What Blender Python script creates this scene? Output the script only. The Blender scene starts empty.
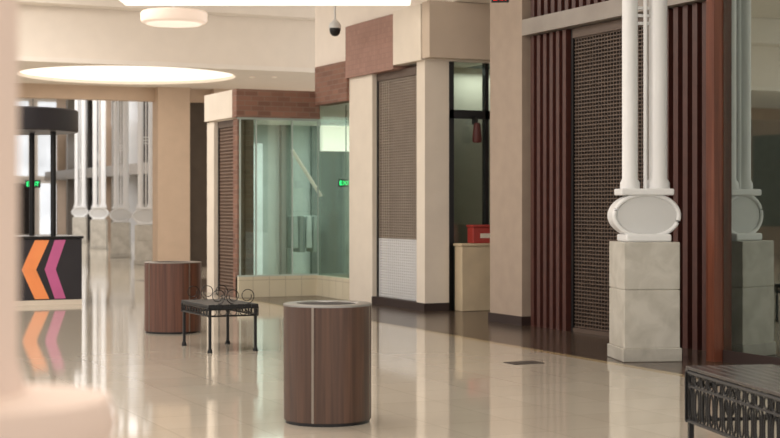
import bpy, bmesh, math
from mathutils import Vector, Matrix
scene = bpy.context.scene
F=1500.0; H=1.6; TH=math.atan(695/1500.0); C=math.cos(TH); S=math.sin(TH)
# surveying helpers: photograph measurements -> world metres
def dX(px,X): return X*F/(C*(px+305))
def yX(px,X):
    return dX(px,X)*(C-(px-390)/F*S)
def dY(px,Y): return Y/(C-(px-390)/F*S)
def xY(px,Y): return dY(px,Y)*C*(px+305)/F
def zD(py,D): return H-(py-205)/F*D
def at(px,D): return (D*C*(px+305)/F, D*(C-(px-390)/F*S))
def gnd(px,py): return at(px,F*H/(py-205))

def lin(c):
    return tuple(((v/255)/12.92 if v/255<=0.04045 else ((v/255+0.055)/1.055)**2.4) for v in c)+(1,)
MATS={}
def base_mat(name):
    m=bpy.data.materials.new(name); m.use_nodes=True
    nt=m.node_tree; b=nt.nodes['Principled BSDF']
    return m,nt,b
def mat(name,rgb,rough=0.6,metal=0.0,var=0.08,scale=3.0,emit=0.0,coat=0.0):
    if name in MATS: return MATS[name]
    m,nt,b=base_mat(name)
    n=nt.nodes.new('ShaderNodeTexNoise'); n.inputs['Scale'].default_value=scale; n.inputs['Detail'].default_value=4
    tc=nt.nodes.new('ShaderNodeTexCoord'); nt.links.new(tc.outputs['Object'],n.inputs['Vector'])
    r=nt.nodes.new('ShaderNodeValToRGB'); c=lin(rgb)
    r.color_ramp.elements[0].position=0.3; r.color_ramp.elements[1].position=0.7
    r.color_ramp.elements[0].color=tuple(v*(1-var) for v in c[:3])+(1,)
    r.color_ramp.elements[1].color=tuple(min(1,v*(1+var)) for v in c[:3])+(1,)
    nt.links.new(n.outputs['Fac'],r.inputs['Fac']); nt.links.new(r.outputs['Color'],b.inputs['Base Color'])
    b.inputs['Roughness'].default_value=rough; b.inputs['Metallic'].default_value=metal
    if coat: b.inputs['Coat Weight'].default_value=coat
    if emit:
        nt.links.new(r.outputs['Color'],b.inputs['Emission Color']); b.inputs['Emission Strength'].default_value=emit
    MATS[name]=m; return m
def mapped(nt,sc=(1,1,1),uv=False):
    tc=nt.nodes.new('ShaderNodeTexCoord')
    out=tc.outputs['Object']
    if uv:
        sp=nt.nodes.new('ShaderNodeSeparateXYZ'); nt.links.new(out,sp.inputs[0])
        ad=nt.nodes.new('ShaderNodeMath'); nt.links.new(sp.outputs[0],ad.inputs[0]); nt.links.new(sp.outputs[1],ad.inputs[1])
        cb=nt.nodes.new('ShaderNodeCombineXYZ'); nt.links.new(ad.outputs[0],cb.inputs[0]); nt.links.new(sp.outputs[2],cb.inputs[1]); out=cb.outputs[0]
    mp=nt.nodes.new('ShaderNodeMapping'); mp.inputs['Scale'].default_value=sc
    nt.links.new(out,mp.inputs['Vector']); return mp.outputs['Vector']
def brick_mat(name,c1,c2,cm,bw,bh,mortar,rough,uv=True,offset=0.5,bump=0.0,ior=1.5,ov=.2):
    m,nt,b=base_mat(name); v=mapped(nt,uv=uv)
    t=nt.nodes.new('ShaderNodeTexBrick'); nt.links.new(v,t.inputs['Vector'])
    t.inputs['Color1'].default_value=lin(c1); t.inputs['Color2'].default_value=lin(c2); t.inputs['Mortar'].default_value=lin(cm)
    t.inputs['Scale'].default_value=1; t.inputs['Brick Width'].default_value=bw; t.inputs['Row Height'].default_value=bh
    t.inputs['Mortar Size'].default_value=mortar; t.offset=offset; t.inputs['Bias'].default_value=0
    n=nt.nodes.new('ShaderNodeTexNoise'); n.inputs['Scale'].default_value=1.5; n.inputs['Detail'].default_value=6
    nt.links.new(v,n.inputs['Vector'])
    mx=nt.nodes.new('ShaderNodeMix'); mx.data_type='RGBA'; mx.blend_type='OVERLAY'; mx.inputs['Factor'].default_value=ov
    nt.links.new(t.outputs['Color'],mx.inputs[6]); nt.links.new(n.outputs['Fac'],mx.inputs[7])
    nt.links.new(mx.outputs[2],b.inputs['Base Color'])
    b.inputs['Roughness'].default_value=rough; b.inputs['IOR'].default_value=ior
    if bump:
        bp=nt.nodes.new('ShaderNodeBump'); bp.inputs['Strength'].default_value=bump; bp.inputs['Distance'].default_value=0.01
        n2=nt.nodes.new('ShaderNodeTexNoise'); n2.inputs['Scale'].default_value=2.5; n2.inputs['Detail'].default_value=2
        nt.links.new(v,n2.inputs['Vector']); nt.links.new(n2.outputs['Fac'],bp.inputs['Height']); nt.links.new(bp.outputs['Normal'],b.inputs['Normal'])
    MATS[name]=m; return m
def wood_mat(name,c1,c2,sc=(22,22,1.2),rough=0.35):
    m,nt,b=base_mat(name); v=mapped(nt,sc)
    n=nt.nodes.new('ShaderNodeTexNoise'); n.inputs['Scale'].default_value=1; n.inputs['Detail'].default_value=6; n.inputs['Distortion'].default_value=0.6
    nt.links.new(v,n.inputs['Vector'])
    r=nt.nodes.new('ShaderNodeValToRGB'); r.color_ramp.elements[0].position=0.35; r.color_ramp.elements[1].position=0.68
    r.color_ramp.elements[0].color=lin(c1); r.color_ramp.elements[1].color=lin(c2)
    nt.links.new(n.outputs['Fac'],r.inputs['Fac']); nt.links.new(r.outputs['Color'],b.inputs['Base Color'])
    b.inputs['Roughness'].default_value=rough; MATS[name]=m; return m
def marble_mat(name,c1,c2):
    m,nt,b=base_mat(name); v=mapped(nt,(1,1,1))
    n=nt.nodes.new('ShaderNodeTexNoise'); n.inputs['Scale'].default_value=4; n.inputs['Detail'].default_value=9; n.inputs['Distortion'].default_value=.8
    nt.links.new(v,n.inputs['Vector'])
    r=nt.nodes.new('ShaderNodeValToRGB'); r.color_ramp.elements[0].position=0.36; r.color_ramp.elements[1].position=0.64
    r.color_ramp.elements[0].color=lin(c1); r.color_ramp.elements[1].color=lin(c2)
    nt.links.new(n.outputs['Fac'],r.inputs['Fac']); nt.links.new(r.outputs['Color'],b.inputs['Base Color'])
    b.inputs['Roughness'].default_value=0.35; MATS[name]=m; return m
def glass_mat(name,tint,refl,k=.6,gc=(0.94,1,0.97,1)):
    m=bpy.data.materials.new(name); m.use_nodes=True; nt=m.node_tree
    for n in list(nt.nodes): nt.nodes.remove(n)
    o=nt.nodes.new('ShaderNodeOutputMaterial'); t=nt.nodes.new('ShaderNodeBsdfTransparent'); t.inputs[0].default_value=lin(tint)
    g=nt.nodes.new('ShaderNodeBsdfGlossy'); g.inputs['Roughness'].default_value=0.02; g.inputs[0].default_value=gc
    lw=nt.nodes.new('ShaderNodeLayerWeight'); lw.inputs[0].default_value=0.35
    ma=nt.nodes.new('ShaderNodeMath'); ma.operation='MULTIPLY_ADD'; ma.inputs[1].default_value=k; ma.inputs[2].default_value=refl
    nt.links.new(lw.outputs['Fresnel'],ma.inputs[0])
    mx=nt.nodes.new('ShaderNodeMixShader'); nt.links.new(ma.outputs[0],mx.inputs[0]); nt.links.new(t.outputs[0],mx.inputs[1]); nt.links.new(g.outputs[0],mx.inputs[2])
    nt.links.new(mx.outputs[0],o.inputs[0]); MATS[name]=m; return m

class MB:
    def __init__(s): s.bm=bmesh.new()
    def box(s,x0,x1,y0,y1,z0,z1):
        x0,x1=min(x0,x1),max(x0,x1); y0,y1=min(y0,y1),max(y0,y1); z0,z1=min(z0,z1),max(z0,z1)
        v=[s.bm.verts.new(p) for p in [(x0,y0,z0),(x1,y0,z0),(x1,y1,z0),(x0,y1,z0),(x0,y0,z1),(x1,y0,z1),(x1,y1,z1),(x0,y1,z1)]]
        for f in [(3,2,1,0),(4,5,6,7),(0,1,5,4),(1,2,6,5),(2,3,7,6),(3,0,4,7)]: s.bm.faces.new([v[i] for i in f])
        return s
    def lathe(s,prof,cx=0,cy=0,seg=48):
        rings=[]
        for r,z in prof:
            if r<1e-6: rings.append([s.bm.verts.new((cx,cy,z))])
            else: rings.append([s.bm.verts.new((cx+r*math.cos(2*math.pi*i/seg),cy+r*math.sin(2*math.pi*i/seg),z)) for i in range(seg)])
        for a,b in zip(rings,rings[1:]):
            for i in range(seg):
                j=(i+1)%seg
                if len(a)==1 and len(b)==1: continue
                if len(a)==1: s.bm.faces.new([a[0],b[i],b[j]])
                elif len(b)==1: s.bm.faces.new([a[i],a[j],b[0]])
                else: s.bm.faces.new([a[i],a[j],b[j],b[i]])
        if len(rings[0])>1: s.bm.faces.new(list(reversed(rings[0])))
        if len(rings[-1])>1: s.bm.faces.new(rings[-1])
        return s
    def tube(s,pts,r,seg=8,closed=False):
        pts=[Vector(p) for p in pts]; n=len(pts); rings=[]
        for i,p in enumerate(pts):
            if closed: t=pts[(i+1)%n]-pts[i-1]
            else: t=pts[min(i+1,n-1)]-pts[max(i-1,0)]
            t.normalize(); up=Vector((0,0,1)) if abs(t.z)<0.9 else Vector((1,0,0))
            a=t.cross(up).normalized(); b=t.cross(a).normalized()
            rings.append([s.bm.verts.new(p+a*r*math.cos(2*math.pi*k/seg)+b*r*math.sin(2*math.pi*k/seg)) for k in range(seg)])
        m=n if closed else n-1
        for i in range(m):
            A=rings[i];B=rings[(i+1)%n]
            for k in range(seg): s.bm.faces.new([A[k],A[(k+1)%seg],B[(k+1)%seg],B[k]])
        if not closed: s.bm.faces.new(rings[0]); s.bm.faces.new(list(reversed(rings[-1])))
        return s
    def prism(s,poly,axis,a,b):
        def P(u,v,w): return {'y':(u,w,v),'x':(w,u,v),'z':(u,v,w)}[axis]
        A=[s.bm.verts.new(P(u,v,a)) for u,v in poly]; B=[s.bm.verts.new(P(u,v,b)) for u,v in poly]
        s.bm.faces.new(A); s.bm.faces.new(list(reversed(B))); n=len(poly)
        for i in range(n): s.bm.faces.new([A[i],A[(i+1)%n],B[(i+1)%n],B[i]])
        return s
    def obj(s,name,m,parent=None,bevel=0,smooth=False,loc=None):
        bmesh.ops.recalc_face_normals(s.bm,faces=s.bm.faces)
        me=bpy.data.meshes.new(name); s.bm.to_mesh(me); s.bm.free(); me.materials.append(m)
        o=bpy.data.objects.new(name,me); scene.collection.objects.link(o)
        if smooth:
            for p in me.polygons: p.use_smooth=True
            try: me.set_sharp_from_angle(angle=math.radians(40))
            except Exception: pass
        if bevel:
            b=o.modifiers.new('b','BEVEL'); b.width=bevel; b.segments=2; b.limit_method='ANGLE'
        if parent: o.parent=parent
        if loc: o.location=loc
        return o
def thing(name,loc,label,cat,rot=0,group=None):
    e=bpy.data.objects.new(name,None); e.empty_display_size=0.1; scene.collection.objects.link(e)
    e.location=loc; e.rotation_euler=(0,0,rot); e['label']=label; e['category']=cat
    if group: e['group']=group
    return e
def tag(o,label,cat,group=None):
    o['label']=label; o['category']=cat
    if group: o['group']=group
    return o
def struct(o,label,cat):
    o['kind']='structure'; o['label']=label; o['category']=cat; return o

# ---------- materials
m_ceil=mat('ceiling_paint',(242,234,224),0.8,var=0.02)
m_bulk=mat('bulkhead_paint',(240,230,218),0.8,var=0.02)
m_beige=mat('beige_plaster',(200,176,154),0.7,var=0.04)
m_header_shaded=mat('header_beige_shaded',(206,189,171),0.7,var=0.03)  # beige with the end face's shade painted in, darker than the cream fascia
m_tan=mat('tan_stone',(172,154,138),0.6,var=0.05,scale=5)
m_cream=mat('cream_stone',(232,221,206),0.6,var=0.03)
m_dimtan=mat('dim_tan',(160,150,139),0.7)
m_brick=brick_mat('brick',(146,106,90),(120,86,73),(134,112,98),0.24,0.085,0.007,0.8)
m_terra=brick_mat('terracotta_tile',(166,128,115),(156,120,107),(146,116,104),0.08,0.08,0.004,0.7,offset=0)
m_sill=brick_mat('cream_tile',(218,208,184),(210,200,176),(184,174,152),0.3,0.3,0.006,0.5,offset=0)
m_slat=mat('redbrown_batten',(78,42,35),0.45,var=0.12,scale=8)
m_slatdark=mat('dark_redbrown',(50,35,31),0.6)
m_post=wood_mat('redbrown_wood',(98,55,40),(124,72,53),(20,20,0.8),0.35)
m_grille=mat('bronze_metal',(96,80,69),0.45,metal=0.2)
m_grille2=mat('greybrown_metal',(160,147,134),0.45,metal=0.1)
m_grille3=mat('brown_metal',(126,104,90),0.5,metal=0.1)
m_dark=mat('dark_void',(44,39,36),0.8)
m_band=mat('bronze_grey_band',(152,144,136),0.4,metal=0.2)
m_palegreen=mat('pale_green_frame',(184,196,190),0.4)
m_white=mat('white_paint_metal',(232,232,232),0.35,var=0.02)
m_ring=mat('white_moulding',(238,238,238),0.35,var=0.01)
m_whitegrey=mat('grey_medallion',(214,214,213),0.45,var=0.02)
m_marble=marble_mat('grey_marble',(184,179,168),(204,199,189))
m_plinth=marble_mat('plinth_marble',(170,165,155),(188,183,173))
m_walnut=wood_mat('walnut',(68,46,35),(92,65,50),(24,24,0.9),0.35)
m_walnut2=wood_mat('walnut_red',(76,44,32),(102,64,47),(24,24,0.9),0.35)
m_steel=mat('brushed_steel',(140,130,120),0.35,metal=0.7)
m_lid=mat('grey_metal_lid',(146,144,140),0.3,metal=0.5)
m_lid2=mat('dull_metal_lid',(120,110,102),0.4,metal=0.4)
m_black=mat('black_iron',(28,27,28),0.4,metal=0.3)
m_benchtop=mat('dark_grey_bench_top',(82,78,77),0.2,metal=0.3)
m_glass=glass_mat('storefront_glass',(232,244,238),0.07,.28)
m_glassdark=glass_mat('dark_glass',(190,206,198),0.38,gc=(.84,.93,.88,1))
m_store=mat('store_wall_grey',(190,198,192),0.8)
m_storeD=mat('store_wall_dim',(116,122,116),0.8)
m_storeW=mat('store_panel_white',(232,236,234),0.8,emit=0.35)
m_orange=mat('orange_vinyl',(240,146,88),0.6,emit=0.15)
m_pink=mat('pink_vinyl',(196,98,148),0.6,emit=0.1)
m_kiosk=mat('kiosk_black',(42,40,46),0.5)
m_red=mat('red_plastic',(172,60,52),0.5)
m_pink_cream=mat('blush_paint',(228,206,192),0.7,var=0.03)
m_walk=brick_mat('dark_tile',(80,66,56),(72,60,51),(58,49,43),0.45,0.45,0.006,0.2,uv=False,offset=0,bump=0.02,ior=1.42)
m_floor=brick_mat('cream_floor_tile',(203,193,177),(197,187,171),(180,170,154),0.61,0.61,0.004,0.065,uv=False,offset=0,bump=0.03,ior=2.05,ov=.08)
m_strip=brick_mat('gold_tile',(188,166,128),(180,158,120),(160,142,110),0.3,0.3,0.005,0.12,uv=False,offset=0,ior=1.6)
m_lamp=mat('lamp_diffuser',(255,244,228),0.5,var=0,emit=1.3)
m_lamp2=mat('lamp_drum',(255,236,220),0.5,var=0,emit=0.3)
m_sky=mat('daylight_window',(218,222,226),0.3,var=0.3,scale=0.5,emit=1.0)
m_green=mat('green_led',(40,230,120),0.5,var=0,emit=2.5)
m_redled=mat('red_led',(255,30,20),0.5,var=0,emit=3)

# ---------- shell
ZC=6.4; XL=-8
struct(MB().box(-14,8.35,-6,78,-0.1,0).obj('floor',m_floor),'polished cream tiled mall floor','floor')
struct(MB().box(8.35,8.47,-6,24.3,-0.1,0).obj('floor',m_strip),'narrow golden tile border strip','floor')
struct(MB().box(8.47,14,-6,31.4,-0.1,0).obj('floor',m_walk),'dark polished tile walkway along shopfronts','floor')
struct(MB().box(8.35,8.47,24.3,78,-0.1,0).obj('floor',m_floor),'polished cream tiled mall floor','floor')
struct(MB().box(8.47,30,31.4,78,-0.1,0).obj('floor',m_floor),'polished cream tiled mall floor','floor')
struct(MB().box(XL,14,-6,31.4,ZC,ZC+0.2).obj('ceiling',m_ceil),'high cream painted ceiling','ceiling')
YB=31.4
struct(MB().box(XL,16,YB,YB+0.2,4.6,ZC+0.2).obj('wall_bulkhead',m_bulk),'cream ceiling bulkhead drop','wall')
struct(MB().box(XL,16,YB-0.5,YB-0.01,5.75,ZC-0.01).obj('trim_20',m_ceil),'stepped cream cornice over the bulkhead','trim')
struct(MB().box(XL,16,YB-0.06,YB-0.005,4.58,4.68).obj('trim_21',m_ceil),'white edge moulding of the bulkhead','trim')
CX,CY=at(130,34.6); R=2.5; CY=YB+0.25+R
bm=MB(); n=64
outer=[(-14,YB+0.2),(16,YB+0.2),(16,37.5),(-14,37.5)]
def ray(a):
    dx,dy=math.cos(a),math.sin(a); t=1e9
    if dx>1e-9:t=min(t,(16-CX)/dx)
    if dx<-1e-9:t=min(t,(-14-CX)/dx)
    if dy>1e-9:t=min(t,(37.5-CY)/dy)
    if dy<-1e-9:t=min(t,(YB+0.2-CY)/dy)
    return (CX+dx*t,CY+dy*t)
ang=sorted([2*math.pi*i/n for i in range(n)]+[math.atan2(y-CY,x-CX)%(2*math.pi) for x,y in outer])
inn=[bm.bm.verts.new((CX+R*math.cos(a),CY+R*math.sin(a),4.6)) for a in ang]
out=[bm.bm.verts.new((*ray(a),4.6)) for a in ang]
top=[bm.bm.verts.new((CX+R*math.cos(a),CY+R*math.sin(a),4.8)) for a in ang]
for i in range(len(ang)):
    j=(i+1)%len(ang)
    bm.bm.faces.new([inn[i],inn[j],out[j],out[i]]); bm.bm.faces.new([inn[i],inn[j],top[j],top[i]])
struct(bm.obj('ceiling',m_ceil),'low cream ceiling with round light recess','ceiling')
tag(MB().lathe([(0,4.68),(R-0.02,4.68),(R-0.02,4.74),(0,4.74)],CX,CY,64).obj('ceiling_light',m_lamp),'large round recessed glowing ceiling light','ceiling light')
for px in (252,274):
    x,y=at(px,35.2)
    tag(MB().lathe([(.055,4.59),(.065,4.599),(0,4.599)],x,y,20).obj('downlight',m_lamp2),'small recessed downlight in the low ceiling','ceiling light','downlights in the low ceiling')
struct(MB().box(-14,16,37.3,37.6,4.25,4.85).obj('trim_1',m_beige),'beige beam under the low ceiling','trim')
struct(MB().box(-14,30,37.6,78,7.2,7.4).obj('ceiling',m_ceil),'atrium ceiling painted cream','ceiling')
# opposite side of the mall
struct(MB().box(-13.2,-13,30,60,0,4.58).obj('wall_left',m_tan),'tan wall on the opposite side of the mall','wall')
y=31
for i in range(9):
    struct(MB().box(-13,-12.94,y,y+1.5,.9,3.9).obj('window_%d'%(100+i),m_sky if i%3 else m_storeD),'tall bright window on the opposite side','window')
    struct(MB().box(-13,-12.8,y+1.75,y+2.2,0,4.57).obj('trim_%d'%(80+i),m_slatdark),'dark pilaster strip between the windows','trim')
    y+=2.6

# far end wall
struct(MB().box(-14,30,77.6,77.8,0,7.2).obj('wall_back',m_bulk),'cream end wall of the atrium','wall')
k=1
for i in range(9):
    x=4+i*1.5
    w=MB().box(x,x+1.0,77.5,77.56,3.1,6.9).obj('window_%d'%k,m_sky); struct(w,'tall daylight window in white frame','window'); k+=1
    w=MB().box(x+.1,x+1.25,77.5,77.56,0.1,2.7).obj('window_%d'%k,[m_storeD,m_dark,m_sky][i%3]); struct(w,'shopfront glass under the tall windows','window'); k+=1
XA=17.0
m_atr=mat('atrium_wall_warm',(150,136,122),.8)
struct(MB().box(XA,XA+0.3,37.6,77.5,0,7.2).obj('wall_atrium',m_atr),'warm grey atrium side wall','wall')
y=38.4; i=0
while y<75:
    struct(MB().box(XA-0.06,XA-0.01,y,y+1.5,0.15,2.7).obj('window_%d'%k,[m_dark,m_sky,m_storeD,m_dark,m_store][i%5]),'dim shopfront opening in the atrium','window'); k+=1
    struct(MB().box(XA-0.06,XA-0.01,y,y+1.4,3.5,4.8).obj('window_%d'%k,[m_store,m_sky,m_storeD,m_sky][i%4]),'pale upper atrium window','window'); k+=1
    struct(MB().box(XA-0.06,XA-0.01,y+.1,y+1.5,5.1,6.8).obj('window_%d'%k,[m_sky,m_store][i%2]),'high atrium clerestory window','window'); k+=1
    struct(MB().box(XA-0.5,XA-0.01,y+1.65,y+1.95,0,7.19).obj('trim_%d'%(130+i),[m_beige,m_dark,m_white,m_band][i%4]),'pilaster strip on the atrium wall','trim')
    y+=2.2; i+=1
struct(MB().box(XA-0.7,XA-0.01,37.7,77.4,2.85,3.3).obj('trim_60',m_band),'grey shopfront canopy band in the atrium','trim')

# beige pier with dim doorway
YP=37.0
xa,xb,xc=xY(158,YP),xY(190,YP),xY(214,YP)
struct(MB().box(xa,xb,YP,YP+0.5,0,4.6).obj('wall_pier',m_beige),'beige plaster pier wall','wall')
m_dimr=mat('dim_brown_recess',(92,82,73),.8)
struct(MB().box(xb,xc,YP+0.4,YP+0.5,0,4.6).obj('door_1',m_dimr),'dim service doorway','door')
struct(MB().box(xc,16,YP,YP+0.5,0,4.6).obj('wall_pier',m_beige),'beige plaster pier wall','wall')

# ---------- right facade
XF=10.0
Yb0=24.6
XB=8.5
yA=yX(352,XF); yP1=yX(375,XF); yG=yX(419,XF); yE=20.25
yS0=yX(207,XB); yS1=yX(214,XB)
struct(MB().box(XB+0.05,XB+0.3,Yb0,yS0,3.1,3.6).box(XB,XB+0.3,yS1,yS0,0,3.1).obj('wall_shop_side',m_cream),'cream framed shop side wall','wall')
struct(MB().box(XB,XB+0.3,Yb0+0.02,Yb0+0.24,0,3.1).obj('wall_shop_side',m_brick),'brown brick pier beside the shutter','wall')
def shutter(name,X,y0,y1,z0,z1,label,mm,group=None,rod=0.05,low=None,vs=.075,fr=.36,vw=.018):
    e=thing(name,(X,(y0+y1)/2,z0),label,'shutter',group=group)
    h=(y1-y0)/2; zz=z1-z0
    def curtain(za,zb,mt,nm):
        b=MB(); z=za+0.01
        while z<zb: b.box(-0.012,0.012,-h+0.04,h-0.04,z,z+rod*fr); z+=rod
        yy=-h+0.06
        while yy<h-0.06: b.box(-0.010,0.010,yy,yy+vw,za,zb); yy+=vs
        return b.obj(nm,mt,e)
    if low:
        curtain(0.05,low,m_ring,'lower_curtain')['label']='white painted lower mesh'; curtain(low+.01,zz-.12,mm,'curtain')
    else: curtain(0.05,zz-0.12,mm,'curtain')
    MB().box(-0.03,0.03,-h,-h+0.05,0,zz).obj('guide_rail',m_black,e)
    MB().box(-0.03,0.03,h-0.05,h,0,zz).obj('guide_rail',m_black,e)
    MB().box(-0.03,0.03,-h+0.05,h-0.05,0,0.05).obj('bottom_bar',mm,e)
    MB().box(-0.04,0.08,-h+0.05,h-0.05,zz-0.12,zz).obj('shutter_box',m_grille,e)
    return e
shutter('roller_shutter',XB+0.1,Yb0+0.25,yS1-.01,0,3.1,'brown security grille across narrow shopfront',m_grille3,rod=0.06)
struct(MB().box(XB+0.25,XB+0.3,Yb0+0.25,yS1,0,3.1).obj('wall_shop_side',mat('brown_screen',(84,68,60),.8)),'dark panel behind the shop grille','wall')
struct(MB().box(XB-0.05,XF,Yb0-0.08,Yb0+0.15,3.12,3.6).obj('wall_fascia',m_brick),'brown brick fascia above the glass bay','wall')
struct(MB().box(XB-0.05,XB+0.2,Yb0+0.15,yS0,3.12,3.6).obj('wall_fascia',m_cream),'cream fascia return','wall')
xr=xY(214,30)
slab=[(XB+.2,Yb0+.15),(XB+.2,yS0-.02),(xr,30),(16,30),(16,Yb0+.15)]
struct(MB().prism(slab,'z',3.3,3.55).obj('ceiling',m_ceil),'low ceiling slab over the glass bay shop','ceiling')
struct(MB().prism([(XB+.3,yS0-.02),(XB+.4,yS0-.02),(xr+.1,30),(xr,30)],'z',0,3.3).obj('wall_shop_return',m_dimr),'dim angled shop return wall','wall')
struct(MB().box(XF-0.1,XF+0.15,yA,Yb0-0.09,3.35,4.02).obj('wall_fascia',m_brick),'brown brick fascia beside the glass bay','wall')
struct(MB().box(XF,XF+0.3,yA,Yb0+0.15,4.02,ZC).obj('wall_right',m_bulk),'cream upper wall above the shopfronts','wall')
struct(MB().box(XB,XF,Yb0-0.06,Yb0+0.1,0,0.36).box(XF-0.06,XF+0.1,yA,Yb0-0.06,0,0.36).obj('wall_sill',m_sill),'cream tiled sill wall under shop glass','wall')
e=MB().box(XB+0.03,XF-0.02,Yb0-0.01,Yb0+0.01,0.36,3.12).obj('window_90',m_glass); struct(e,'large pale green tinted shop window','window')
e=MB().box(XF-0.01,XF+0.01,yA,Yb0-0.03,0.36,3.35).obj('window_91',m_glass); struct(e,'side pane of pale green shop glass','window')
b=MB()
for px in (240,256,292,318):
    x=xY(px,Yb0); b.box(x-0.01,x+0.01,Yb0-0.02,Yb0+0.02,0.36,3.12)
b.box(XB,XF,Yb0-0.03,Yb0+0.03,3.08,3.12).box(XB,XF,Yb0-0.03,Yb0+0.03,.36,.385)
struct(b.obj('trim_3',m_palegreen),'slim pale mullions of the glass bay','trim')
# shop interior
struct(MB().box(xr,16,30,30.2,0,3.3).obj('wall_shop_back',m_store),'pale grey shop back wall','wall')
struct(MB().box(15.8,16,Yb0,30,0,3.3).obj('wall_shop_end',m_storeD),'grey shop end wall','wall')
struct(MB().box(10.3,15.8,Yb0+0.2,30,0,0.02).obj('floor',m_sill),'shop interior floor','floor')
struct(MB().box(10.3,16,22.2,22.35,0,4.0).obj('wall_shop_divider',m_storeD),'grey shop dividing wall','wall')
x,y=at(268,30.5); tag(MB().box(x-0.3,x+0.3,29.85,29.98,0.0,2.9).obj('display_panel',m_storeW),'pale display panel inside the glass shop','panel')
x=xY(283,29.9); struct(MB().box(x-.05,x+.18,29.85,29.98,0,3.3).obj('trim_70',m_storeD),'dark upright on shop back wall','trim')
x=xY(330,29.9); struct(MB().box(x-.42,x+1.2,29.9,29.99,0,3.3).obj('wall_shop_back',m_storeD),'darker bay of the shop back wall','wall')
x=xY(303,28.6); e=thing('clothes_rack',(x,28.6,0.02),'metal clothes rack with grey garments behind glass','clothes rack')
MB().tube([(-.35,0,0),(-.35,0,1.45),(.35,0,1.45),(.35,0,0)],.016).box(-.37,-.33,-.25,.25,0,.03).box(.33,.37,-.25,.25,0,.03).obj('frame',m_storeD,e)
m_mid=mat('soft_grey_cloth',(150,158,152),.8)
for i in range(4):
    u=-.24+i*.15
    MB().prism([(u-.05,1.36),(u+.05,1.36),(u+.07,.7-.08*(i%2)),(u-.07,.7-.08*(i%2))],'y',-.2,.2).obj('garment',[m_mid,m_storeD,m_store,m_mid][i],e,.02)
x=xY(337,29.75); struct(MB().box(x-0.34,x+0.34,29.75,29.89,2.76,3.3).obj('window_94',m_lamp),'added glowing panel standing in for glare on the shop glass','window')  # added glowing panel, stands in for a bright reflection on the side pane
x1,y1=at(292,27.6); x2,y2=at(321,28.0)
o=MB().tube([(x1,y1,zD(150,27.6)),(x2,y2,zD(196,28.0))],0.035,8).obj('sloping_handrail',m_lamp2); tag(o,'white sloping handrail inside the shop','handrail')
# pilaster & gate 1
struct(MB().box(XF-0.05,XF+0.3,yP1,yA,0,3.85).obj('wall_pilaster',m_cream),'cream stone pilaster','wall')
yT=yX(393,XF-0.12)
struct(MB().box(XF-0.12,XF+0.3,yT,yA,3.72,4.58).obj('wall_fascia',m_terra),'muted terracotta tiled fascia panel','wall')
struct(MB().box(XF-0.12,11.1,yE-.02,yT,3.78,4.62).obj('wall_fascia',m_cream),'cream boxed fascia above shopfront','wall')
struct(MB().box(XF-0.10,12.0,yE-0.28,yE-.03,3.80,4.64).obj('wall_header',m_header_shaded),'deep beige header above pier and doorway, shade painted into its colour','wall')
struct(MB().box(XF,XF+0.3,yE,yA,4.62,ZC).obj('wall_right',m_bulk),'cream upper wall above the shopfronts','wall')
shutter('roller_shutter',XF+0.06,yG,yP1,0,3.72,'grey-brown lattice roller grille with white lower mesh',m_grille2,low=1.06,rod=.043,fr=.3,vs=.075,vw=.018)
struct(MB().box(XF+0.25,XF+0.3,yG,yP1,1.06,3.75).obj('wall_behind_grille',mat('shade_brown',(130,116,105),0.8)),'brown screen behind lattice grille','wall')
struct(MB().box(XF+0.22,XF+0.3,yG,yP1,0.0,1.06).obj('wall_behind_grille',mat('pale_grey',(205,201,195),.8)),'pale lower panel behind lattice grille','wall')
struct(MB().box(XF-0.04,xY(449,yE),yE,yG,0,3.78).obj('wall_pilaster',m_cream),'cream stone corner pier','wall')
struct(MB().box(XF-0.06,10.36,yE-0.02,yP1,0,0.12).obj('baseboard_right',m_slatdark),'dark base strip along shopfront','baseboard')
# alcove end with doorway
xd=xY(449,yE)
struct(MB().box(xd,xd+0.11,yE+0.05,yE+0.15,0,3.78).box(xd,11.6,yE+0.05,yE+0.15,2.92,3.05).box(11.02,11.08,yE+0.05,yE+0.15,0,3.78).obj('trim_4',m_black),'black metal door frame','trim')
struct(MB().box(xd+.11,11.4,yE+0.09,yE+0.11,0,3.78).obj('window_92',m_glass),'glazed doorway pane','window')
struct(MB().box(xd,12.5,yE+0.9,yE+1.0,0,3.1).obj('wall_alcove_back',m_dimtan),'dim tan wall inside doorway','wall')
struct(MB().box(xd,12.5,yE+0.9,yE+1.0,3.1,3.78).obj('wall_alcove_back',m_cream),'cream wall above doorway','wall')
struct(MB().box(12.0,12.2,17.4,yE+1.0,0,4.6).obj('wall_alcove_side',m_tan),'tan alcove side wall','wall')
struct(MB().box(XF+0.31,12.2,17.4,yE+1.0,4.65,4.72).obj('ceiling',m_ceil),'alcove ceiling','ceiling')
e=thing('counter',(10.95,yE-0.15,0),'cream half-height counter in the doorway','counter')
mcb=mat('warm_beige',(206,188,158),.6)
MB().box(-0.50,0.5,-0.12,0.12,0,0.98).obj('body',mcb,e,0.01)
MB().box(-0.52,0.52,-0.14,0.14,0.98,1.02).obj('countertop',mcb,e,0.01)
e=thing('red_box',(10.87,yE-0.15,1.02),'red metal box with white label on the counter','box')
MB().box(-0.22,0.22,-0.1,0.1,0,0.24).obj('body',m_red,e,0.015)
MB().box(-0.23,0.23,-0.11,0.11,0.242,0.28).obj('lid',m_red,e,0.01)
MB().box(-0.1,0.1,-0.105,-0.101,0.08,0.15).obj('label_plate',m_cream,e)
x=xY(474,yE+.02); e=thing('wall_lamp',(x,yE-0.08,2.55),'dark red lamp hung from door frame bar','lamp')
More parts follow.
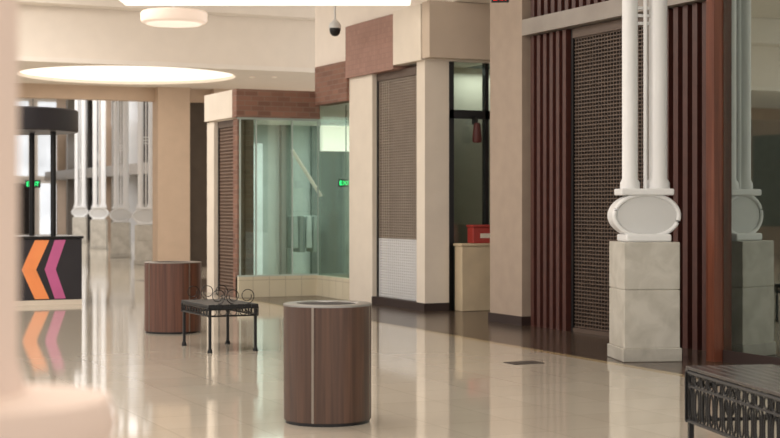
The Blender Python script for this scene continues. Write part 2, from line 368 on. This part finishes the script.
MB().lathe([(0.04,0.30),(0.055,0.26),(0.075,0.04),(0.06,0.0),(0.03,0.02),(0.0,0.02)],0,0,24).obj('lamp_shade',mat('dark_red',(84,36,32),.5),e,smooth=True)
MB().box(-0.015,0.015,0.0,0.14,0.28,0.40).obj('bracket',m_black,e)
# tan pilaster
y0,y1=yX(522,XF-0.05),yX(490,XF-0.05)
struct(MB().box(XF-0.05,XF+0.9,y0,y1,0,ZC).obj('wall_pilaster',m_tan),'tall tan stone pilaster','wall')
struct(MB().box(XF-0.07,XF+0.92,y0-0.02,y1+0.02,0,0.12).obj('baseboard_right',m_slatdark),'dark pilaster base','baseboard')
XS=10.05
def battens(a,b_,z0,z1):
    b=MB(); b.box(XS+0.06,XS+0.12,a,b_,z0,z1)
    n=max(3,round((b_-a)/0.17)); st=(b_-a)/n
    for i in range(n): b.box(XS-0.02,XS+0.06,a+i*st+0.02,a+i*st+st*0.62,z0,z1)
    return b
ytop=y0-0.03; yend=yX(706,XS)-.6
for a,b_ in ((yX(568,XS),ytop),(yend,yX(662,XS))):
    o=battens(a,b_,0,3.83).obj('batten_panel',m_slat); tag(o,'tall red-brown vertical batten wall panel','wall panel','batten panels beside the dark grille')
o=battens(yend,ytop,4.06,ZC-.02).obj('batten_panel',m_slat); tag(o,'dark red-brown batten panel above shopfront band','wall panel','batten panels beside the dark grille')
struct(MB().box(XS-0.12,XS+0.12,yend,ytop,3.84,4.05).obj('trim_5',m_band),'grey bronze horizontal shopfront band','trim')
shutter('roller_shutter',XS+0.06,yX(661,XS),yX(569,XS),0,3.83,'dark brown lattice security grille closed over wide shopfront',m_grille,rod=.046,vs=.066,vw=.013,fr=.32)
struct(MB().box(XS+0.4,XS+0.5,yend,ytop,0,ZC).obj('wall_behind_grille',m_dark),'dark shop interior behind grille','wall')
# red-brown post & right glass
XP=9.42
yp0,yp1=yX(714,XP),yX(706,XP)
xpr=xY(724,yp0)
struct(MB().box(XP,xpr,yp0,yp1,0,ZC).obj('trim_6',m_post),'red-brown timber corner post','trim')
struct(MB().box(xpr,XS,yp1-.08,yp1,0,ZC).obj('wall_shop_return',m_slatdark),'dark return panel beside corner post','wall')
XG=xpr-0.015
e=MB().box(XG,XG+0.015,4,yp0-0.01,0.12,ZC).obj('window_93',m_glassdark); struct(e,'tall dark green reflective shop window','window')
struct(MB().box(XG-0.01,XG+0.05,4,yp0-0.01,0,0.12).obj('baseboard_right',m_slatdark),'dark window base rail','baseboard')
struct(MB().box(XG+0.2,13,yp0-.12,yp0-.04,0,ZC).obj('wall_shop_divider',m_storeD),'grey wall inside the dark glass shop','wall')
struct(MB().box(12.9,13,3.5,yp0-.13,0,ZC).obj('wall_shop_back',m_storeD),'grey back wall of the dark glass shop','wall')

# ---------- columns
def column(px,py,sc,top,pedz,label,rot=0):
    x,y=gnd(px,py); s=sc
    e=thing('column',(x,y,0),label,'column',rot,group='white shaft columns on marble pedestals')
    k=pedz/1.26
    MB().box(-.31*s,.31*s,-.31*s,.31*s,0,.14*k).obj('plinth',m_plinth,e,.01)
    b=MB().box(-.292*s,.292*s,-.292*s,.292*s,.14*k,.73*k).box(-.292*s,.292*s,-.292*s,.292*s,.738*k,1.22*k).box(-.28*s,.28*s,-.28*s,.28*s,.72*k,.75*k)
    b.obj('pedestal',m_marble,e,.006)
    MB().box(-.24*s,.24*s,-.19*s,.19*s,1.22*k,1.30*k).obj('neck',m_white,e,.02)
    zc=1.49*k; rx,rz=.38*s,.255*k
    el=lambda a,b_,n=56:[(a*math.cos(2*math.pi*i/n),zc+b_*math.sin(2*math.pi*i/n)) for i in range(n)]
    MB().prism(el(rx*.95,rz*.93),'y',-.09*s,.13*s).obj('medallion_body',m_white,e,.02*s,smooth=True)
    MB().tube([(u,-.098*s,v) for u,v in el(rx*.90,rz*.87)],.024*s,12,True).obj('medallion_rim',m_ring,e,smooth=True)
    MB().prism(el(rx*.82,rz*.78),'y',-.096*s,-.08*s).obj('medallion_face',m_whitegrey,e,smooth=True)
    MB().box(-.28*s,.28*s,-.15*s,.15*s,1.70*k,1.77*k).obj('shaft_base',m_white,e,.015)
    z0=1.77*k
    for sx,r in ((-.15,.082),(.15,.098)):
        MB().lathe([(r*1.25*s,z0),(r*1.25*s,z0+.06),(r*s,z0+.1),(r*s,top)],sx*s,0,32).obj('shaft',m_white,e,smooth=True)
    MB().lathe([(.022*s,z0),(.022*s,top-0.8),(.04*s,top-.78),(.022*s,top-.7),(.022*s,top)],.0,-.05*s,16).obj('rod',m_white,e,smooth=True)
    b=MB()
    for z in (z0+1.7,z0+1.78,z0+1.86):
        if z<top-0.1: b.box(-.2*s,.24*s,-.02,.02,z,z+.03)
    b.obj('bracket',m_white,e)
    return e
column(644,359,1.0,ZC,1.26,'white twin-shaft column with oval medallion on marble pedestal',math.radians(-18))
column(146,264.5,.95,7.2,1.1,'distant white shaft column beside beige pier',math.radians(-20))
column(121,257.5,.95,7.2,1.1,'distant white shaft column in bright atrium',math.radians(-20))
column(99,249,.98,7.2,1.1,'distant white shaft column in bright atrium',math.radians(-20))
column(80,242,1.0,7.2,1.1,'farthest white shaft column in bright atrium',math.radians(-20))

# ---------- bins
def binn(px,py,r,h,wm,label,rot,lid,lt):
    x,y=gnd(px,py); e=thing('trash_bin',(x,y,0),label,'trash bin',rot,group='round wood clad bins')
    MB().lathe([(r*.96,0),(r*.96,.025)],0,0,64).obj('base',m_black,e)
    MB().lathe([(r,.025),(r,h-lt)],0,0,64).obj('body',wm,e,smooth=True)
    MB().lathe([(r+.003,h-lt),(r+.003,h-.004),(r-.006,h),(r*.7,h),(r*.68,h-.012),(0,h-.012)],0,0,64).obj('lid',lid,e,smooth=True)
    MB().lathe([(r*.66,h-.012),(r*.66,h-.007),(0,h-.007)],0,0,48).obj('lid_opening',m_dark,e)
    for i in range(4):
        a=i*math.pi/2
        o=MB().box(r-.006,r+.004,-.009,.009,.025,h-lt).obj('metal_strip',m_steel,e); o.rotation_euler=(0,0,a)
    return e
binn(327.5,421,.325,.875,m_walnut,'round walnut-clad bin with steel strips and grey lid',math.radians(-131.5),m_lid,.016)
binn(173,332,.355,.885,m_walnut2,'reddish walnut-clad round bin beside iron bench',math.radians(-112-50),m_lid2,.012)

# ---------- benches
def bench(loc,L,W,Hs,label,arms,rot=0,dep=.15,top=None,th=.03,lr=.016):
    e=thing('bench',loc,label,'bench',rot)
    b=MB(); n=max(4,int(W/.075)); st=W/n
    for i in range(n): b.box(i*st+.004-W/2,(i+1)*st-.004-W/2,-L/2,L/2,Hs-th,Hs)
    b.box(-W/2,W/2,-L/2,-L/2+.04,Hs-th-.02,Hs-th+.002).box(-W/2,W/2,L/2-.04,L/2,Hs-th-.02,Hs-th+.002)
    b.obj('seat',top or m_black,e,.004)
    def panel(a,b_,w,horiz):
        m=MB()
        zt,zb=Hs-.04,Hs-.04-dep
        def P(u,z): return (u,w,z) if horiz else (w,u,z)
        big=dep>.2
        tr=.013 if big else .009
        m.tube([P(a,zt),P(b_,zt)],tr); m.tube([P(a,zb),P(b_,zb)],tr)
        k=max(3,int((b_-a)/(.12 if big else .10))); s=(b_-a)/k
        if big: m.tube([P(a,zt-.09),P(b_,zt-.09)],.009)
        for i in range(k):
            c=a+(i+.5)*s
            if big:
                m.tube([P(c+.036*math.cos(t*math.pi/8),zt-.045+.034*math.sin(t*math.pi/8)) for t in range(16)],.007,6,True)
                zz=(zt-.09+zb)/2; hh=(zt-.09-zb)/2
                m.tube([P(c+s*.27*math.cos(t*math.pi/10),zz+hh*.9*math.sin(t*math.pi/10)) for t in range(20)],.007,6,True)
            else:
                m.tube([P(c+s*.36*math.cos(t*math.pi/8),(zt+zb)/2+dep*.42*math.sin(t*math.pi/8)) for t in range(16)],.005,6,True)
        for i in range(k+1): m.tube([P(a+i*s,zt),P(a+i*s,zb)],.007 if big else .004,6)
        return m
    panel(-L/2,L/2,-W/2+.015,False).obj('apron',m_black,e)
    panel(-L/2,L/2,W/2-.015,False).obj('apron',m_black,e)
    panel(-W/2,W/2,-L/2+.015,True).obj('apron',m_black,e)
    panel(-W/2,W/2,L/2-.015,True).obj('apron',m_black,e)
    for sx in (-1,1):
        for sy in (-1,1):
            MB().box(sx*(W/2-.03)-lr,sx*(W/2-.03)+lr,sy*(L/2-.03)-lr,sy*(L/2-.03)+lr,0.02,Hs-.03).lathe([(lr*2,0),(lr*2,.02),(lr*1.4,.04)],sx*(W/2-.03),sy*(L/2-.03),16).obj('leg',m_black,e)
    if arms:
        for sy in (-1,1):
            m=MB(); yy=sy*(L/2-.05)
            for cx,dr in ((-W*.28,1),(W*.02,-1),(W*.3,1)):
                pts=[]
                for t in range(30):
                    a=t/29*2*math.pi*1.3; r=.085-.04*t/29
                    pts.append((cx+dr*r*math.cos(a-1.57),yy,Hs+.087+r*math.sin(a-1.57)))
                m.tube(pts,.0048,6)
            m.obj('armrest',m_black,e,smooth=True)
    return e
bench((5.31,16.0,0),1.0,.58,.52,'black wrought iron bench with scroll arms beside bin',True,dep=.085,lr=.014)
bench((6.02,7.25,0),1.8,.62,.535,'black iron bench with openwork lattice apron near shop window',False,math.radians(-15),.32,m_benchtop,.022)

# ---------- kiosk
D=24.2
xk,yk=at(82,D)
e=thing('kiosk',(xk,yk,0),'black kiosk counter with canopy and coloured chevrons','kiosk')
W=xk-at(-40,D)[0]
MB().box(-W,0,0,1.2,.08,1.06).obj('counter_body',m_kiosk,e,.01)
MB().box(-W-.02,.02,-.03,1.23,1.06,1.1).obj('countertop',m_black,e,.005)
MB().box(-W,0,-.01,1.2,0,.08).obj('base',m_cream,e)
MB().lathe([(0.0,2.78),(1.08,2.78),(1.1,2.80),(1.1,3.12),(1.08,3.14),(0,3.14)],-1.05,.6,48).obj('canopy',m_kiosk,e,smooth=True)
for dx,dy in ((-.42,.2),(-.62,.9),(-1.5,.2),(-1.4,1.0)):
    MB().tube([(dx,dy,1.1),(dx,dy,2.8)],.045,12).obj('post',m_black,e,smooth=True)
def chev(px0,px1,m,nm):
    x0=at(px0,D)[0]-xk; x1=at(px1,D)[0]-xk
    zt,zb=1.04,.1; zm=(zt+zb)/2; w=(x1-x0)
    t=w*.52
    MB().prism([(x0,zm),(x1-t,zt),(x1,zt),(x0+t,zm),(x1,zb),(x1-t,zb)],'y',-.008,0.0).obj(nm,m,e)
chev(16,46,m_orange,'chevron_sign'); chev(41,64,m_pink,'chevron_sign')
# signs
def exit_sign(px,py,D,w,m,ztop,label):
    x,y=at(px,D); z=zD(py,D); e=thing('exit_sign',(x,y,z-w*.25),label,'exit sign',-TH)
    MB().box(-w/2,w/2,-.03,.03,0,w*.5).obj('housing',m_black,e)
    cu=bpy.data.curves.new('sign_text','FONT'); cu.body='EXIT'; cu.size=w*.42; cu.align_x='CENTER'; cu.extrude=.002
    t=bpy.data.objects.new('tmp_text',cu); scene.collection.objects.link(t)
    bpy.context.view_layer.update()
    me=bpy.data.meshes.new_from_object(t); bpy.data.objects.remove(t)
    me.materials.clear(); me.materials.append(m)
    t=bpy.data.objects.new('lettering',me); scene.collection.objects.link(t)
    t.parent=e; t.location=(0,-.034,w*.11); t.rotation_euler=(math.pi/2,0,0)
    MB().tube([(0,0,w*.5),(0,0,ztop-z+w*.25)],.01).obj('hanging_rod',m_black,e)
exit_sign(33,184,50,.5,m_green,7.2,'green lit exit sign in the atrium')
exit_sign(346,183,25.6,.26,m_green,3.3,'green lit exit sign inside the glass shop')
exit_sign(500,-2,19.0,.22,m_redled,ZC,'small red lit exit sign hung before tan pilaster')

# ---------- ceiling fixtures
x,y=at(266,22.1); zz=4.59; e=thing('ceiling_light',(x,y,zz),'long white glowing panel light hung under ceiling','ceiling light',-TH)
MB().box(-2.13,2.13,-.4,.4,0,.03).obj('diffuser',m_lamp,e)
MB().box(-2.15,2.15,-.42,.42,.03,.12).obj('housing',m_white,e)
for sx in (-1.9,1.9): MB().tube([(sx,0,.12),(sx,0,ZC-zz)],.01).obj('hanging_rod',m_white,e)
x,y=at(174,28); e=thing('pendant_lamp',(x,y,4.98),'round cream drum pendant lamp','lamp')
MB().lathe([(.52,.0),(.60,.03),(.62,.07),(.62,.2),(.58,.23),(0,.23)],0,0,64).obj('lamp_shade',m_lamp2,e,smooth=True)
MB().lathe([(0,-.012),(.5,-.012),(.52,0.0)],0,0,48).obj('diffuser',mat('soft_diffuser',(255,238,222),.5,var=0,emit=.7),e)
MB().tube([(0,0,.23),(0,0,ZC-4.98)],.02).obj('hanging_rod',m_white,e)
x,y=at(335,24.2); e=thing('security_camera',(x,y,4.2),'small black dome security camera on ceiling stem','camera')
MB().lathe([(0,.12),(.045,.13),(.078,.165),(.09,.22),(.09,.25)],0,0,32).obj('dome',m_black,e,smooth=True)
MB().lathe([(.095,.25),(.1,.27),(.09,.32),(.045,.37),(.02,.39)],0,0,32).obj('housing',m_whitegrey,e,smooth=True)
MB().tube([(0,0,.38),(0,0,ZC-4.2)],.018).obj('stem',m_whitegrey,e,smooth=True)
x,y=gnd(524,363); tag(MB().box(x-.17,x+.17,y-.12,y+.12,0,.006).obj('floor_plate',mat('plate_grey',(62,54,50),.5)),'small dark floor access plate on tile floor','floor plate')

# foreground post on round pedestal
x,y=at(-22,2.2); zt=zD(392,2.2)
e=thing('post',(x,y,0),'cream painted round post on a wide round pedestal','post')
MB().lathe([(.15,0),(.15,zt-.12),(.19,zt-.09),(.203,zt-.05),(.19,zt-.01),(.1,zt)],0,0,48).obj('pedestal',m_pink_cream,e,smooth=True)
MB().lathe([(.07,zt),(.058,zt+.05),(.058,ZC)],0,0,32).obj('shaft',m_pink_cream,e,smooth=True)

# ---------- lights
w=bpy.data.worlds.new('W'); scene.world=w; w.use_nodes=True
bg=w.node_tree.nodes['Background']; bg.inputs[0].default_value=(1,.955,.91,1); bg.inputs[1].default_value=1.3
def area(loc,sx,sy,p,rot=(0,0,0),col=(1,.945,.885)):
    l=bpy.data.lights.new('area','AREA'); l.shape='RECTANGLE'; l.size=sx; l.size_y=sy; l.energy=p; l.color=col
    o=bpy.data.objects.new('area_light',l); scene.collection.objects.link(o); o.location=loc; o.rotation_euler=rot
for yy in (5,14,23): area((2,yy,6.3),7,5,360)
area((3,28,6.2),8,3,350)
area((5,34,4.5),8,4,100)
area((12,55,7.1),8,20,1300,col=(1,.97,.95))
area((12,27.5,3.25),5,3,140,col=(.98,1,.99))
area((11.4,8,6.3),2,4,80)
area((11.3,yE+.5,3.7),.8,.5,8,col=(1,.98,.95))

cam=bpy.data.cameras.new('cam'); co=bpy.data.objects.new('camera',cam); scene.collection.objects.link(co)
co.location=(0,0,H); co.rotation_euler=(math.pi/2,0,-TH)
cam.sensor_width=36; cam.lens=F/780*36; cam.shift_y=-14/780; cam.clip_end=300
cam.dof.use_dof=True; cam.dof.focus_distance=14; cam.dof.aperture_fstop=2.8
scene.camera=co
scene.view_settings.view_transform='Standard'
